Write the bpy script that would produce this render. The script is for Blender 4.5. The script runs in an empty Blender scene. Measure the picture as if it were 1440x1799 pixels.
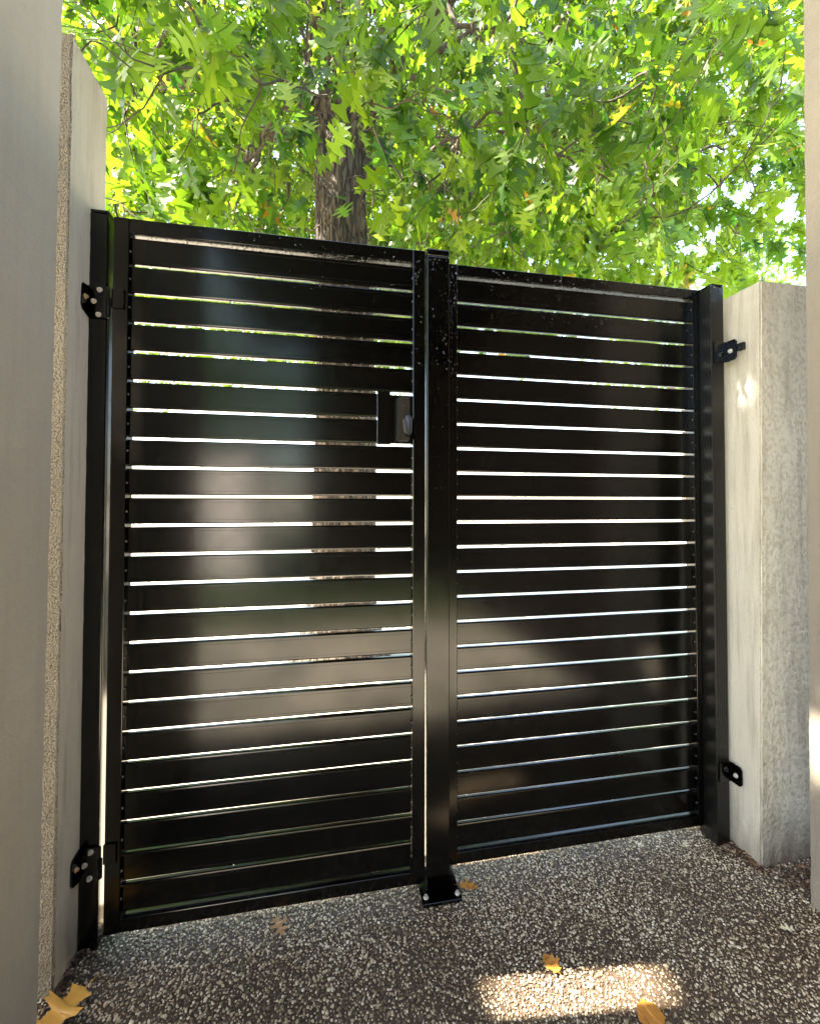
import bpy, bmesh, math, random
import numpy as np
from mathutils import Vector, Matrix
rng = np.random.default_rng(7); random.seed(7)
SC = bpy.context.scene; COL = SC.collection

# ------------------------------------------------------------------ camera, sky, sun, exposure
F_PX, W_PX, H_PX = 776.75, 1440.0, 1799.0
CAM = Vector((0.4957, -1.2331, 1.0917)); YAW, PITCH, ROLL = 0.1889, 0.0200, 0.0016
cam = bpy.data.cameras.new('camera'); camo = bpy.data.objects.new('camera', cam); COL.objects.link(camo)
fwd = Vector((math.sin(YAW)*math.cos(PITCH), math.cos(YAW)*math.cos(PITCH), math.sin(PITCH)))
right = Vector((math.cos(YAW), -math.sin(YAW), 0)); up = right.cross(fwd)
r_ = right*math.cos(ROLL)+up*math.sin(ROLL); u_ = -right*math.sin(ROLL)+up*math.cos(ROLL)
camo.matrix_world = Matrix(((r_.x,u_.x,-fwd.x,CAM.x),(r_.y,u_.y,-fwd.y,CAM.y),(r_.z,u_.z,-fwd.z,CAM.z),(0,0,0,1)))
cam.sensor_fit = 'VERTICAL'; cam.sensor_height = 24.0; cam.lens = 24.0*F_PX/H_PX
cam.shift_y = -(899.5-865.81)/H_PX
cam.clip_start = 0.02; cam.clip_end = 2000
SC.camera = camo

SUN_EL = math.radians(52); k = 0.120
hz = Vector((-1, k, 0)).normalized()
TO_SUN = Vector((hz.x*math.cos(SUN_EL), hz.y*math.cos(SUN_EL), math.sin(SUN_EL)))
world = bpy.data.worlds.new('World'); SC.world = world; world.use_nodes = True
wn = world.node_tree.nodes; wl = world.node_tree.links
bg = wn['Background']; sky = wn.new('ShaderNodeTexSky'); sky.sky_type = 'NISHITA'; sky.sun_disc = False
sky.sun_elevation = SUN_EL; sky.sun_rotation = math.atan2(TO_SUN.x, TO_SUN.y)
sky.air_density = 1.0; sky.dust_density = 1.6; sky.ozone_density = 1.0
wl.new(sky.outputs[0], bg.inputs[0]); bg.inputs[1].default_value = 0.15
sl = bpy.data.lights.new('sun', 'SUN'); sl.energy = 4.4; sl.angle = math.radians(0.53); sl.color = (1.0, .965, .90)
so = bpy.data.objects.new('sun', sl); COL.objects.link(so); so.location = (-6, 1, 9)
so.rotation_euler = (-TO_SUN).to_track_quat('-Z', 'Y').to_euler()
vs = SC.view_settings; vs.view_transform = 'Standard'; vs.look = 'None'; vs.gamma = 1.0; vs.exposure = 3.4
vs.use_white_balance = True; vs.white_balance_temperature = 7450; vs.white_balance_tint = 10
vs.use_curve_mapping = False
SC.render.engine = 'CYCLES'
cy = SC.cycles; cy.use_denoising = True; cy.max_bounces = 10; cy.diffuse_bounces = 5; cy.glossy_bounces = 4
cy.transmission_bounces = 6; cy.sample_clamp_indirect = 8.0; cy.caustics_reflective = False; cy.caustics_refractive = False

# ------------------------------------------------------------------ helpers
def tag(o, label=None, cat=None, group=None, kind=None):
    for a, b in (('label', label), ('category', cat), ('group', group), ('kind', kind)):
        if b: o[a] = b
    return o
def link(name, mesh, parent=None, mat=None, loc=None, rot=None):
    o = bpy.data.objects.new(name, mesh); COL.objects.link(o)
    if parent: o.parent = parent
    if mat and mesh and not mesh.materials: mesh.materials.append(mat)
    if loc is not None: o.location = loc
    if rot is not None: o.rotation_euler = rot
    return o
def empty(name, loc, label, cat, group=None):
    o = bpy.data.objects.new(name, None); COL.objects.link(o); o.location = loc; o.empty_display_size = .1
    return tag(o, label, cat, group)
def put(name, mesh, root, mat, loc, rot=None):
    """a part placed by world position below an (unrotated) root"""
    return link(name, mesh, root, mat, Vector(loc)-root.location, rot)
def from_bm(bm, name, smooth=False):
    me = bpy.data.meshes.new(name); bm.normal_update(); bm.to_mesh(me); bm.free()
    if smooth:
        for p in me.polygons: p.use_smooth = True
    return me
def box(sx, sy, sz, bev=0.0, seg=2, name='box'):
    bm = bmesh.new(); bmesh.ops.create_cube(bm, size=1.0)
    for v in bm.verts: v.co = Vector((v.co.x*sx, v.co.y*sy, v.co.z*sz))
    if bev: bmesh.ops.bevel(bm, geom=bm.edges[:], offset=bev, segments=seg, affect='EDGES', profile=.5)
    return from_bm(bm, name)
def bxx(x0, x1, y0, y1, z0, z1, bev=0.0, seg=2):
    return box(x1-x0, y1-y0, z1-z0, bev, seg), ((x0+x1)/2, (y0+y1)/2, (z0+z1)/2)
def cyl(r1, r2, h, n=16, bev=0.0):
    bm = bmesh.new(); bmesh.ops.create_cone(bm, cap_ends=True, radius1=r1, radius2=r2, depth=h, segments=n)
    if bev: bmesh.ops.bevel(bm, geom=[e for e in bm.edges if abs(e.verts[0].co.z-e.verts[1].co.z) < 1e-6 and e.verts[0].co.z > 0], offset=bev, segments=2, affect='EDGES')
    return from_bm(bm, 'disc')
def prism(pts, depth, axis='y', bev=0.0):
    """pts: outline (a,b); extruded by depth along axis"""
    bm = bmesh.new()
    mk = {'y': lambda a, b: (a, 0, b), 'x': lambda a, b: (0, a, b), 'z': lambda a, b: (a, b, 0)}[axis]
    ex = {'y': (0, depth, 0), 'x': (depth, 0, 0), 'z': (0, 0, depth)}[axis]
    f = bm.faces.new([bm.verts.new(mk(*p)) for p in pts])
    r = bmesh.ops.extrude_face_region(bm, geom=[f])
    bmesh.ops.translate(bm, vec=ex, verts=[v for v in r['geom'] if isinstance(v, bmesh.types.BMVert)])
    bmesh.ops.recalc_face_normals(bm, faces=bm.faces[:])
    if bev: bmesh.ops.bevel(bm, geom=bm.edges[:], offset=bev, segments=2, affect='EDGES')
    return from_bm(bm, 'prism')
def rrect(x0, x1, z0, z1, r, n=5):
    o = []
    for cx, cz, a0 in ((x1-r, z1-r, 0), (x0+r, z1-r, 90), (x0+r, z0+r, 180), (x1-r, z0+r, 270)):
        for i in range(n+1):
            a = math.radians(a0+90*i/n); o.append((cx+r*math.cos(a), cz+r*math.sin(a)))
    return o
def np_mesh(name, V, F, smooth=False, attr=None):
    """V (n,3), F (m,k) all same size k"""
    V = np.asarray(V, np.float32); F = np.asarray(F, np.int32)
    me = bpy.data.meshes.new(name); m, kk = F.shape
    me.vertices.add(len(V)); me.vertices.foreach_set('co', V.ravel())
    me.loops.add(m*kk); me.loops.foreach_set('vertex_index', F.ravel())
    me.polygons.add(m); me.polygons.foreach_set('loop_start', np.arange(0, m*kk, kk, dtype=np.int32))
    if smooth: me.polygons.foreach_set('use_smooth', np.ones(m, dtype=bool))
    me.update(calc_edges=True)
    if attr is not None:
        a = me.attributes.new('tint', 'FLOAT', 'POINT'); a.data.foreach_set('value', np.asarray(attr, np.float32))
    return me

# ------------------------------------------------------------------ materials
class N:
    def __init__(s, name):
        s.m = bpy.data.materials.new(name); s.m.use_nodes = True; s.t = s.m.node_tree
        s.b = s.t.nodes['Principled BSDF']; s.out = s.t.nodes['Material Output']
    def n(s, typ, **kw):
        d = s.t.nodes.new(typ)
        for a, v in kw.items():
            if a in d.inputs: d.inputs[a].default_value = v
            else: setattr(d, a, v)
        return d
    def l(s, a, b): s.t.links.new(a, b)
    def coords(s, scale=(1, 1, 1), kind='Object'):
        tc = s.n('ShaderNodeTexCoord'); mp = s.n('ShaderNodeMapping'); mp.inputs['Scale'].default_value = scale
        if kind == 'World':
            g = s.n('ShaderNodeNewGeometry'); s.l(g.outputs['Position'], mp.inputs[0])
        else: s.l(tc.outputs[kind], mp.inputs[0])
        return mp.outputs[0]
    def noise(s, co, scale, detail=4, rough=.55):
        d = s.n('ShaderNodeTexNoise'); d.inputs['Scale'].default_value = scale; d.inputs['Detail'].default_value = detail
        d.inputs['Roughness'].default_value = rough; s.l(co, d.inputs['Vector']); return d.outputs['Fac']
    def ramp(s, fac, stops):
        d = s.n('ShaderNodeValToRGB'); e = d.color_ramp.elements
        while len(e) < len(stops): e.new(.5)
        for el, (p, c) in zip(e, stops):
            el.position = p; el.color = (*c, 1) if len(c) == 3 else c
        s.l(fac, d.inputs[0]); return d.outputs[0]
    def mix(s, fac, a, b, mode='MIX'):
        d = s.n('ShaderNodeMix', data_type='RGBA', blend_type=mode)
        for sock, v in ((0, fac), (6, a), (7, b)):
            if hasattr(v, 'links'): s.l(v, d.inputs[sock])
            else: d.inputs[sock].default_value = v if sock == 0 else (*v, 1)
        return d.outputs[2]
    def math(s, op, a, b=0.0):
        d = s.n('ShaderNodeMath', operation=op)
        for i, v in enumerate((a, b)):
            if hasattr(v, 'links'): s.l(v, d.inputs[i])
            else: d.inputs[i].default_value = v
        return d.outputs[0]
    def bump(s, h, strength=.3, dist=.002, prev=None):
        d = s.n('ShaderNodeBump'); d.inputs['Strength'].default_value = strength; d.inputs['Distance'].default_value = dist
        s.l(h, d.inputs['Height'])
        if prev is not None: s.l(prev, d.inputs['Normal'])
        return d.outputs[0]
    def set(s, **kw):
        for a, v in kw.items():
            a = a.replace('_', ' ')
            if hasattr(v, 'links'): s.l(v, s.b.inputs[a])
            else: s.b.inputs[a].default_value = (*v, 1) if isinstance(v, tuple) else v
        return s.m
def g3(v): return (v, v, v)

def mat_paint(name, rough=.2, line=True):
    m = N(name); co = m.coords((1, 1, 1), 'World'); co2 = m.coords((2, 60, 900), 'World')
    spots = m.ramp(m.noise(m.coords((1, 1, 1), 'World'), 260, 2), [(.70, g3(0.0)), (.78, g3(1.0))])
    dust = m.ramp(m.noise(co, 9, 5), [(.45, g3(0)), (.8, g3(1))])
    col = m.mix(dust, (.0002, .0002, .00017), (.0005, .00045, .0004))
    col = m.mix(m.math('MULTIPLY', spots, .35), col, (.012, .011, .008))
    ro = m.math('ADD', m.math('MULTIPLY', m.noise(co, 25, 4), .10), rough-.05)
    b = m.bump(m.noise(m.coords((1, 1, 1), 'World'), 420, 2), .025, .0004)
    if line: b = m.bump(m.noise(co2, 1, 2), .03, .0005, b)
    return m.set(Base_Color=col, Roughness=ro, Normal=b, IOR=1.5)
PAINT = mat_paint('black_powder_coat', .155)
PAINT_POST = mat_paint('black_powder_coat_tube', .17, False)
PLASTIC = N('black_lock_plastic').set(Base_Color=(.02, .018, .016), Roughness=.32)
def mat_metal(name, col, rough):
    m = N(name); c = m.mix(m.noise(m.coords((1, 1, 1)), 300, 3), col, tuple(x*.5 for x in col))
    return m.set(Base_Color=c, Metallic=.35, Roughness=rough)
ZINC = mat_metal('zinc_bolt', (.75, .73, .68), .32)
BRASS = mat_metal('yellow_zinc_bolt', (.62, .42, .22), .38)

def mat_concrete(name, base, dark, stipple=0.0, stain=0.0, rough=.85, big=0.0, streak=0.5, fine=0):
    m = N(name); co = m.coords((1, 1, 1), 'World'); cs = m.coords((14, 14, 1.1), 'World')
    c = m.mix(m.noise(co, 5, 6, .6), tuple(b*.86 for b in base), tuple(min(1, b*1.12) for b in base))
    st = m.ramp(m.noise(cs, 3.0, 6, .6), [(.48, g3(0)), (.72, g3(1))])
    c = m.mix(m.math('MULTIPLY', st, streak), c, dark)
    sp = m.ramp(m.noise(m.coords((90, 90, 26), 'World'), 2.2, 3), [(.62, g3(0)), (.74, g3(1))])
    c = m.mix(m.math('MULTIPLY', sp, .30+.25*stain), c, dark)
    if stipple > .5: c = m.mix(m.ramp(m.noise(m.coords((1, 1, .75), 'World'), 95, 3, .5), [(.38, g3(.38)), (.54, g3(0))]), c, dark)  # stipple recesses darkened in colour, dirt and relief shade together
    if stain:   # weathering washed down from the coping and up from the soil
        sep = m.n('ShaderNodeSeparateXYZ'); g = m.n('ShaderNodeNewGeometry'); m.l(g.outputs['Position'], sep.inputs[0])
        wob = m.math('MULTIPLY', m.noise(m.coords((18, 18, 2.5), 'World'), 1.5, 5), .5)
        top = m.n('ShaderNodeMapRange'); top.inputs[1].default_value = 1.35; top.inputs[2].default_value = 1.95
        m.l(m.math('ADD', sep.outputs[2], m.math('SUBTRACT', wob, .25)), top.inputs[0])
        bot = m.n('ShaderNodeMapRange'); bot.inputs[1].default_value = .17; bot.inputs[2].default_value = -.02
        m.l(m.math('ADD', sep.outputs[2], m.math('MULTIPLY', m.math('SUBTRACT', wob, .25), .5)), bot.inputs[0])
        c = m.mix(m.math('MULTIPLY', top.outputs[0], stain), c, tuple(x*.8 for x in dark))
        c = m.mix(m.math('MULTIPLY', bot.outputs[0], min(1, stain*1.6)), c, (.09, .06, .035))
    if fine:    # pores and sand grains of floated render
        c = m.mix(m.ramp(m.noise(co, 330, 2), [(.30, g3(.5)), (.44, g3(0))]), c, dark)
        c = m.mix(m.ramp(m.noise(co, 210, 2), [(.60, g3(0)), (.72, g3(.35))]), c, tuple(min(1, x*1.25) for x in base))
        c = m.mix(m.ramp(m.noise(m.coords((1, 1, .6), 'World'), 2.2, 5), [(.4, g3(.35)), (.65, g3(0))]), c, dark)
    h = m.noise(co, 60, 6, .65)
    b = m.bump(h, .35, .003)
    pits = m.ramp(m.noise(co, 130, 2), [(.28, g3(0)), (.38, g3(1))])
    b = m.bump(pits, .25, .0015, b)
    if stipple: b = m.bump(m.noise(m.coords((1, 1, .75), 'World'), 95, 3, .5), stipple, .009, b)
    if big:
        v = m.n('ShaderNodeTexVoronoi'); v.inputs['Scale'].default_value = 240; m.l(co, v.inputs['Vector'])
        b = m.bump(v.outputs['Distance'], big, .008, b)
        c = m.mix(m.ramp(v.outputs['Distance'], [(.2, g3(0)), (.8, g3(.75))]), tuple(min(1, x*1.08) for x in base), dark)
    return m.set(Base_Color=c, Roughness=rough, Normal=b)
C_FACE = mat_concrete('pale_concrete', (.52, .485, .405), (.23, .20, .15), .2, .42)
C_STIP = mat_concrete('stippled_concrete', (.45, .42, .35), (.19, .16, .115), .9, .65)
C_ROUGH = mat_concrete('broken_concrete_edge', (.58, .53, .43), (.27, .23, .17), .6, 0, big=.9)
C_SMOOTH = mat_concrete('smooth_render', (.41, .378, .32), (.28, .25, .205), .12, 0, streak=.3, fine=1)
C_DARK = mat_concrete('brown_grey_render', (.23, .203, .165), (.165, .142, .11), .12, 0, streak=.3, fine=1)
def mat_paving(name):
    m = N(name); co = m.coords((1, 1, 1), 'World')
    v = m.n('ShaderNodeTexVoronoi'); v.inputs['Scale'].default_value = 105; m.l(co, v.inputs['Vector'])
    wn_ = m.n('ShaderNodeTexWhiteNoise'); m.l(v.outputs['Color'], wn_.inputs['Vector'])
    peb = m.ramp(wn_.outputs['Value'], [(0, (.06, .045, .03)), (.35, (.14, .11, .07)), (.6, (.34, .29, .2)), (1, (.55, .5, .4))])
    mask = m.ramp(v.outputs['Distance'], [(.36, g3(1)), (.52, g3(0))])
    c = m.mix(mask, (.022, .015, .011), peb)
    b = m.bump(m.math('SUBTRACT', 1.0, v.outputs['Distance']), .7, .004)
    return m.set(Base_Color=c, Roughness=.42, Normal=b)
def mat_mortar(name):
    m = N(name); co = m.coords((1, 1, 1), 'World')
    c = m.ramp(m.noise(co, 120, 5, .7), [(.3, (.028, .016, .009)), (.55, (.072, .044, .026)), (.75, (.17, .115, .07))])
    c = m.mix(m.ramp(m.noise(co, 4, 4), [(.45, g3(0)), (.75, g3(.6))]), c, (.06, .042, .028))
    return m.set(Base_Color=c, Roughness=.5, Normal=m.bump(m.noise(co, 170, 5, .7), .8, .004))
def mat_pebble(name):
    m = N(name); a = m.n('ShaderNodeAttribute', attribute_name='tint')
    c = m.ramp(a.outputs['Fac'], [(0, (.05, .033, .020)), (.30, (.13, .084, .048)), (.52, (.32, .235, .14)), (.75, (.55, .45, .30)), (1, (.78, .70, .55))])
    c = m.mix(m.noise(m.coords((1, 1, 1), 'World'), 240, 3), c, m.mix(.5, c, (.16, .12, .08)))
    return m.set(Base_Color=c, Roughness=.30, Normal=m.bump(m.noise(m.coords((1, 1, 1), 'World'), 500, 2), .2, .001))
def mat_plain(name, c1, c2, scale, rough=.9, bump=.3, dist=.01):
    m = N(name); co = m.coords((1, 1, 1), 'World'); f = m.noise(co, scale, 6, .6)
    return m.set(Base_Color=m.mix(f, c1, c2), Roughness=rough, Normal=m.bump(f, bump, dist))
def mat_bark(name):
    m = N(name); co = m.coords((14, 14, 3.2), 'World')
    v = m.n('ShaderNodeTexVoronoi', feature='DISTANCE_TO_EDGE'); v.inputs['Scale'].default_value = 1.6
    w = m.n('ShaderNodeVectorMath', operation='ADD'); nz = m.n('ShaderNodeTexNoise'); nz.inputs['Scale'].default_value = 1.2
    m.l(co, nz.inputs['Vector']); m.l(co, w.inputs[0]); m.l(nz.outputs['Color'], w.inputs[1]); m.l(w.outputs[0], v.inputs['Vector'])
    ridge = m.ramp(v.outputs['Distance'], [(0, g3(0)), (.22, g3(1))])
    c = m.mix(ridge, (.016, .011, .007), m.mix(m.noise(co, 3, 5), (.06, .04, .027), (.135, .10, .072)))
    b = m.bump(ridge, .9, .02); b = m.bump(m.noise(m.coords((60, 60, 20), 'World'), 1, 4), .5, .006, b)
    return m.set(Base_Color=c, Roughness=.9, Normal=b)
BARK = mat_bark('oak_bark')
TWIG = mat_plain('twig_bark', (.035, .024, .015), (.085, .065, .045), 60, .85)
def mat_leaf(name, hero=False, dim=1.0):
    m = N(name); t = m.t
    if hero:
        oi = m.n('ShaderNodeObjectInfo'); fac = m.math('ADD', m.math('MULTIPLY', oi.outputs['Random'], .62), .22)
    else:
        a = m.n('ShaderNodeAttribute', attribute_name='tint'); fac = a.outputs['Fac']
    dif = m.ramp(fac, [(0, (.012, .045, .014)), (.35, (.030, .082, .013)), (.75, (.062, .120, .016)), (.94, (.09, .15, .022)), (.975, (.26, .19, .02)), (1, (.22, .06, .015))])
    trn = m.ramp(fac, [(0, (.03, .12, .010)), (.35, (.105, .225, .010)), (.75, (.20, .33, .016)), (.94, (.28, .39, .026)), (.975, (.6, .42, .03)), (1, (.4, .1, .02))])
    m.set(Base_Color=dif, Roughness=.40, IOR=1.45)
    tl = m.n('ShaderNodeBsdfTranslucent'); m.l(trn, tl.inputs[0])
    mx = m.n('ShaderNodeMixShader'); mx.inputs[0].default_value = .60
    m.l(m.b.outputs[0], mx.inputs[1]); m.l(tl.outputs[0], mx.inputs[2]); m.l(mx.outputs[0], m.out.inputs[0])
    return m.m
LEAF = mat_leaf('oak_leaf'); LEAF_H = mat_leaf('oak_leaf_near', True)
def mat_dry(name, c1, c2):
    m = N(name); f = m.noise(m.coords((1, 1, 1)), 40, 4)
    return m.set(Base_Color=m.mix(f, c1, c2), Roughness=.6, Normal=m.bump(f, .3, .002))
DROP = N('water').set(Base_Color=(.9, .95, 1.0), Roughness=.03, Transmission_Weight=.85, IOR=1.33)

# ------------------------------------------------------------------ ground
GROUND = mat_plain('pale_driveway', (.55, .49, .385), (.66, .60, .49), 3.0, .8)
gv = [(-400, -400, -.03), (400, -400, -.03), (400, 400, -.03), (-400, 400, -.03)]
gm = bpy.data.meshes.new('ground'); gm.from_pydata(gv, [], [(0, 1, 2, 3)])
tag(link('ground', gm, None, GROUND), kind='structure')
PAVE = mat_paving('exposed_aggregate_far'); MORT = mat_mortar('dark_aggregate_mortar')
PX0, PX1, PY0, PY1 = -.14, 2.02, -.58, .12
def slab(name, x0, x1, y0, y1, mat):
    me, c = bxx(x0, x1, y0, y1, -.05, 0); return tag(link(name, me, None, mat, c), kind='structure')
# mortar bed carrying real pebbles where the camera looks, gently uneven
nx, ny = 120, 70
gx, gy = np.meshgrid(np.linspace(PX0, PX1, nx), np.linspace(PY0, PY1, ny))
gz = -.0015+.0012*np.sin(gx*9+1.3*np.sin(gy*7))*np.cos(gy*11)
V = np.stack([gx.ravel(), gy.ravel(), gz.ravel()], 1)
i = np.arange(nx*ny).reshape(ny, nx); Fq = np.stack([i[:-1, :-1].ravel(), i[:-1, 1:].ravel(), i[1:, 1:].ravel(), i[1:, :-1].ravel()], 1)
pave = tag(link('paving', np_mesh('paving', V, Fq, True), None, MORT), kind='structure')
slab('paving_rear', -2.4, 6.0, -1.0, PY0, PAVE); slab('paving_street', -3.5, 6.0, PY1, 1.4, GROUND)
slab('paving_side', -2.4, PX0, PY0, PY1, PAVE); slab('paving_edge', PX1, 6.0, PY0, PY1, PAVE)
# pebbles
sp = .0069
jx = np.arange(PX0, PX1, sp); jy = np.arange(PY0, PY1, sp*.9)
qx, qy = np.meshgrid(jx, jy); qx = qx+(np.arange(len(jy)) % 2)[:, None]*sp/2
P = np.stack([qx.ravel(), qy.ravel()], 1); P += rng.uniform(-.42, .42, P.shape)*sp
lowf = np.sin(P[:, 0]*5.1+2*np.sin(P[:, 1]*3.3))*np.sin(P[:, 1]*6.7+1.7*np.sin(P[:, 0]*4.1))+.5*np.sin(P[:, 0]*17+P[:, 1]*11)
keep = rng.random(len(P)) < .86+.09*lowf
P = P[keep]; lowf = lowf[keep]; n = len(P)
rad = rng.uniform(.0016, .0042, n)*np.where(rng.random(n) < .10, 1.35, 1); asp = rng.uniform(.5, 1.0, n); ang = rng.uniform(0, np.pi, n)
hh = rng.uniform(.25, .55, n)*rad
kk = 6; th = np.arange(kk)*2*np.pi/kk
ring = np.stack([np.cos(th), np.sin(th)], 1)
lv = []
for rr, zz in ((1.0, -.25), (.82, .62)):
    wob = rng.uniform(.68, 1.2, (n, kk))
    x = ring[None, :, 0]*rad[:, None]*rr*wob; y = ring[None, :, 1]*rad[:, None]*rr*wob*asp[:, None]
    X = x*np.cos(ang)[:, None]-y*np.sin(ang)[:, None]; Y = x*np.sin(ang)[:, None]+y*np.cos(ang)[:, None]
    lv.append(np.stack([X+P[:, :1], Y+P[:, 1:], np.repeat((hh*zz)[:, None], kk, 1)+.0002], 2))
top = np.stack([P[:, 0]+rad*rng.uniform(-.2, .2, n), P[:, 1]+rad*rng.uniform(-.2, .2, n), hh*rng.uniform(.9, 1.1, n)], 1)[:, None]
PV = np.concatenate(lv+[top], 1); nv = 2*kk+1
T = []
for a in range(kk):
    b = (a+1) % kk; T += [(a, b, kk+b), (a, kk+b, kk+a), (kk+a, kk+b, 2*kk)]
T = np.array(T); PF = (T[None]+(np.arange(n)*nv)[:, None, None]).reshape(-1, 3)
tint = np.clip(rng.beta(1.6, 1.15, n)+.09*lowf, 0, 1)
po = link('pebbles', np_mesh('pebbles', PV.reshape(-1, 3), PF, True, np.repeat(tint, nv)), pave, mat_pebble('river_pebble'))
tag(po, kind='stuff')

# ------------------------------------------------------------------ masonry
def leaning(name, x0b, x1b, x0t, x1t, y0, y1, z1, mats, label, cat, face_mats, sub=(1, 1, 1)):
    """wall block whose x sides lean slightly; face_mats: dict normal-> index; edges softly broken"""
    bm = bmesh.new()
    v = [bm.verts.new(c) for c in ((x0b, y0, -.02), (x1b, y0, -.02), (x1b, y1, -.02), (x0b, y1, -.02), (x0t, y0, z1), (x1t, y0, z1), (x1t, y1, z1), (x0t, y1, z1))]
    for f in ((0, 3, 2, 1), (4, 5, 6, 7), (0, 1, 5, 4), (1, 2, 6, 5), (2, 3, 7, 6), (3, 0, 4, 7)): bm.faces.new([v[q] for q in f])
    bmesh.ops.bevel(bm, geom=bm.edges[:], offset=.004, segments=2, affect='EDGES')
    for z in np.linspace(.02, z1-.02, int(z1/.03)):
        bmesh.ops.bisect_plane(bm, geom=bm.verts[:]+bm.edges[:]+bm.faces[:], plane_co=(0, 0, z), plane_no=(0, 0, 1))
    r = random.Random(name+label)
    for w in bm.verts:   # chipped, uneven arrises
        if w.co.z > .01: w.co += Vector((r.uniform(-1, 1), r.uniform(-1, 1), 0))*.0009
    bm.normal_update()
    for f in bm.faces:
        nn = f.normal; f.material_index = face_mats.get('y-' if nn.y < -.7 else 'x' if abs(nn.x) > .7 else 'o', 0)
    me = from_bm(bm, name)
    for q in mats: me.materials.append(q)
    return tag(link(name, me), label, cat)
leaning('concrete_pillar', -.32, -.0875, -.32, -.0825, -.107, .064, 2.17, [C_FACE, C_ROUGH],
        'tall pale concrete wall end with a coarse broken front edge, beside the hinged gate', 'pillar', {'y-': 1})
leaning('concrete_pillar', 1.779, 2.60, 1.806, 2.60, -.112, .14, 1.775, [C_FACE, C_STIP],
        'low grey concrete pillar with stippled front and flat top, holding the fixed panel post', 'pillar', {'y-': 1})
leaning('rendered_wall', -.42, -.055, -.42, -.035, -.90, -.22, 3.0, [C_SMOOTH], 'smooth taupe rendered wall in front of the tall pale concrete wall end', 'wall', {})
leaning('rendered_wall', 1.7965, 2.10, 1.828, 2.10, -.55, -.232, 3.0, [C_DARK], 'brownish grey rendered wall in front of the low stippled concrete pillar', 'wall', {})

# ------------------------------------------------------------------ gate posts
PAINT_DULL = mat_paint('black_powder_coat_satin', .42, False)
def post(x0, x1, y0, y1, top, label, z0=0.0, cap=.02, pm=PAINT_POST):
    root = empty('gate_post', ((x0+x1)/2, (y0+y1)/2, 0), label, 'post', 'black steel gate posts')
    me, c = bxx(x0, x1, y0, y1, z0, top-cap-.0015, .0025); put('tube', me, root, pm, c)
    me, c = bxx(x0-.0006, x1+.0006, y0-.0006, y1+.0006, top-cap, top, .005, 3); put('cap', me, root, PAINT_POST, c)
    return root
YP = -.012
post_l = post(-.0862, -.0435, YP, .045, 1.821, 'slim black square post with hinges fixed to the tall pale wall end', 0.0, .004)
post_c = post(.7778, .8447, YP, .0548, 1.820, 'black square post on a bolted base plate between gate and fixed panel', .010, .021)
post_r = post(1.7215, 1.7690, -.018, .052, 1.801, 'black square post bracketed to the low stippled concrete pillar', 0.0, .004, PAINT_DULL)
def bolt(parent_root, parent, loc, axis, r=.006, mat=ZINC, hexn=True):
    """washer with a domed head; axis = outward direction"""
    q = Vector(axis).to_track_quat('Z', 'Y').to_euler()
    bm = bmesh.new()
    bmesh.ops.create_cone(bm, cap_ends=True, radius1=r, radius2=r*.92, depth=.0016, segments=18)
    h = bmesh.ops.create_cone(bm, cap_ends=True, radius1=r*.66, radius2=r*.56, depth=.005, segments=6 if hexn else 14)
    bmesh.ops.translate(bm, vec=(0, 0, .0032), verts=h['verts'])
    o = link('bolt', from_bm(bm, 'bolt'), parent, mat, Vector(loc)-parent_root.location-parent.location if parent is not parent_root else Vector(loc)-parent_root.location, q)
    return o
# base plate of the middle post
me, c = bxx(.7585, .8690, -.0545, .088, .001, .0095, .0015); pl = put('base_plate', me, post_c, PAINT_POST, c)
for bx_, by_ in ((.7715, -.033), (.8595, -.036), (.7715, .074), (.8595, .074)): bolt(post_c, pl, (bx_, by_, .0105), (0, 0, 1), .0075)
me = prism([(.7765, 0), (.8460, 0), (.8440, .006), (.7785, .006)], .006, 'y', .001)
put('weld', me, post_c, PAINT_POST, (0, -.0175, .0095))
# hinges on the left post: an angle bracket (front leaf + leg on the wall) with bolts, and a knuckle
for zc in (1.588, .2105):
    hl = put('hinge_bracket', prism(rrect(-.0855, -.0365, zc-.040, zc+.040, .004), .005, 'y', .0008), post_l, PAINT_POST, (0, -.0180, 0))
    tab = [(-.050, zc-.022), (-.044, zc-.031), (-.0125, zc-.040), (-.0125, zc+.038), (-.044, zc+.034), (-.050, zc+.024)]
    put('hinge_leg', prism(tab, .005, 'x', .0008), post_l, PAINT_POST, (-.0866, 0, 0))
    for bx_, bz_ in ((-.0577, .0296), (-.0705, 0.0), (-.0595, -.0325)):
        o = bolt(post_l, post_l, (bx_, -.0188, zc+bz_), (0, -1, 0), .0066, ZINC, False); o.parent = hl; o.location = Vector((bx_, -.0188, zc+bz_))-Vector((0, -.0180, 0))
    o = bolt(post_l, post_l, (-.0811, -.034, zc+.004), (1, 0, 0), .0068, BRASS); 
    put('hinge_knuckle', cyl(.0052, .0052, .046, 14, .0008), post_l, PAINT_POST, (-.0375, -.018, zc-.012))
# brackets on the right post, bolted to the pillar
for zc, hh_ in ((1.579, .033), (.232, .030)):
    br = put('bracket', prism(rrect(1.728, 1.7745, zc-hh_, zc+hh_, .003), .005, 'y', .0008), post_r, PAINT_POST, (0, -.0235, 0))
    leg = [(-.0235, zc-hh_), (-.052, zc-hh_), (-.060, zc-hh_+.008), (-.060, zc+hh_-.008), (-.052, zc+hh_), (-.0235, zc+hh_)]
    lg = put('bracket_leg', prism(leg, .005, 'x', .0008), post_r, PAINT_POST, (1.7700, 0, 0))
    o = bolt(post_r, post_r, (1.7690, -.040, zc-.002), (-1, 0, 0), .0075)
me, c = bxx(1.772, 1.7825, -.082, -.061, 1.569, 1.593, .001); put('wall_block', me, post_r, PAINT_POST, c)

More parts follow.
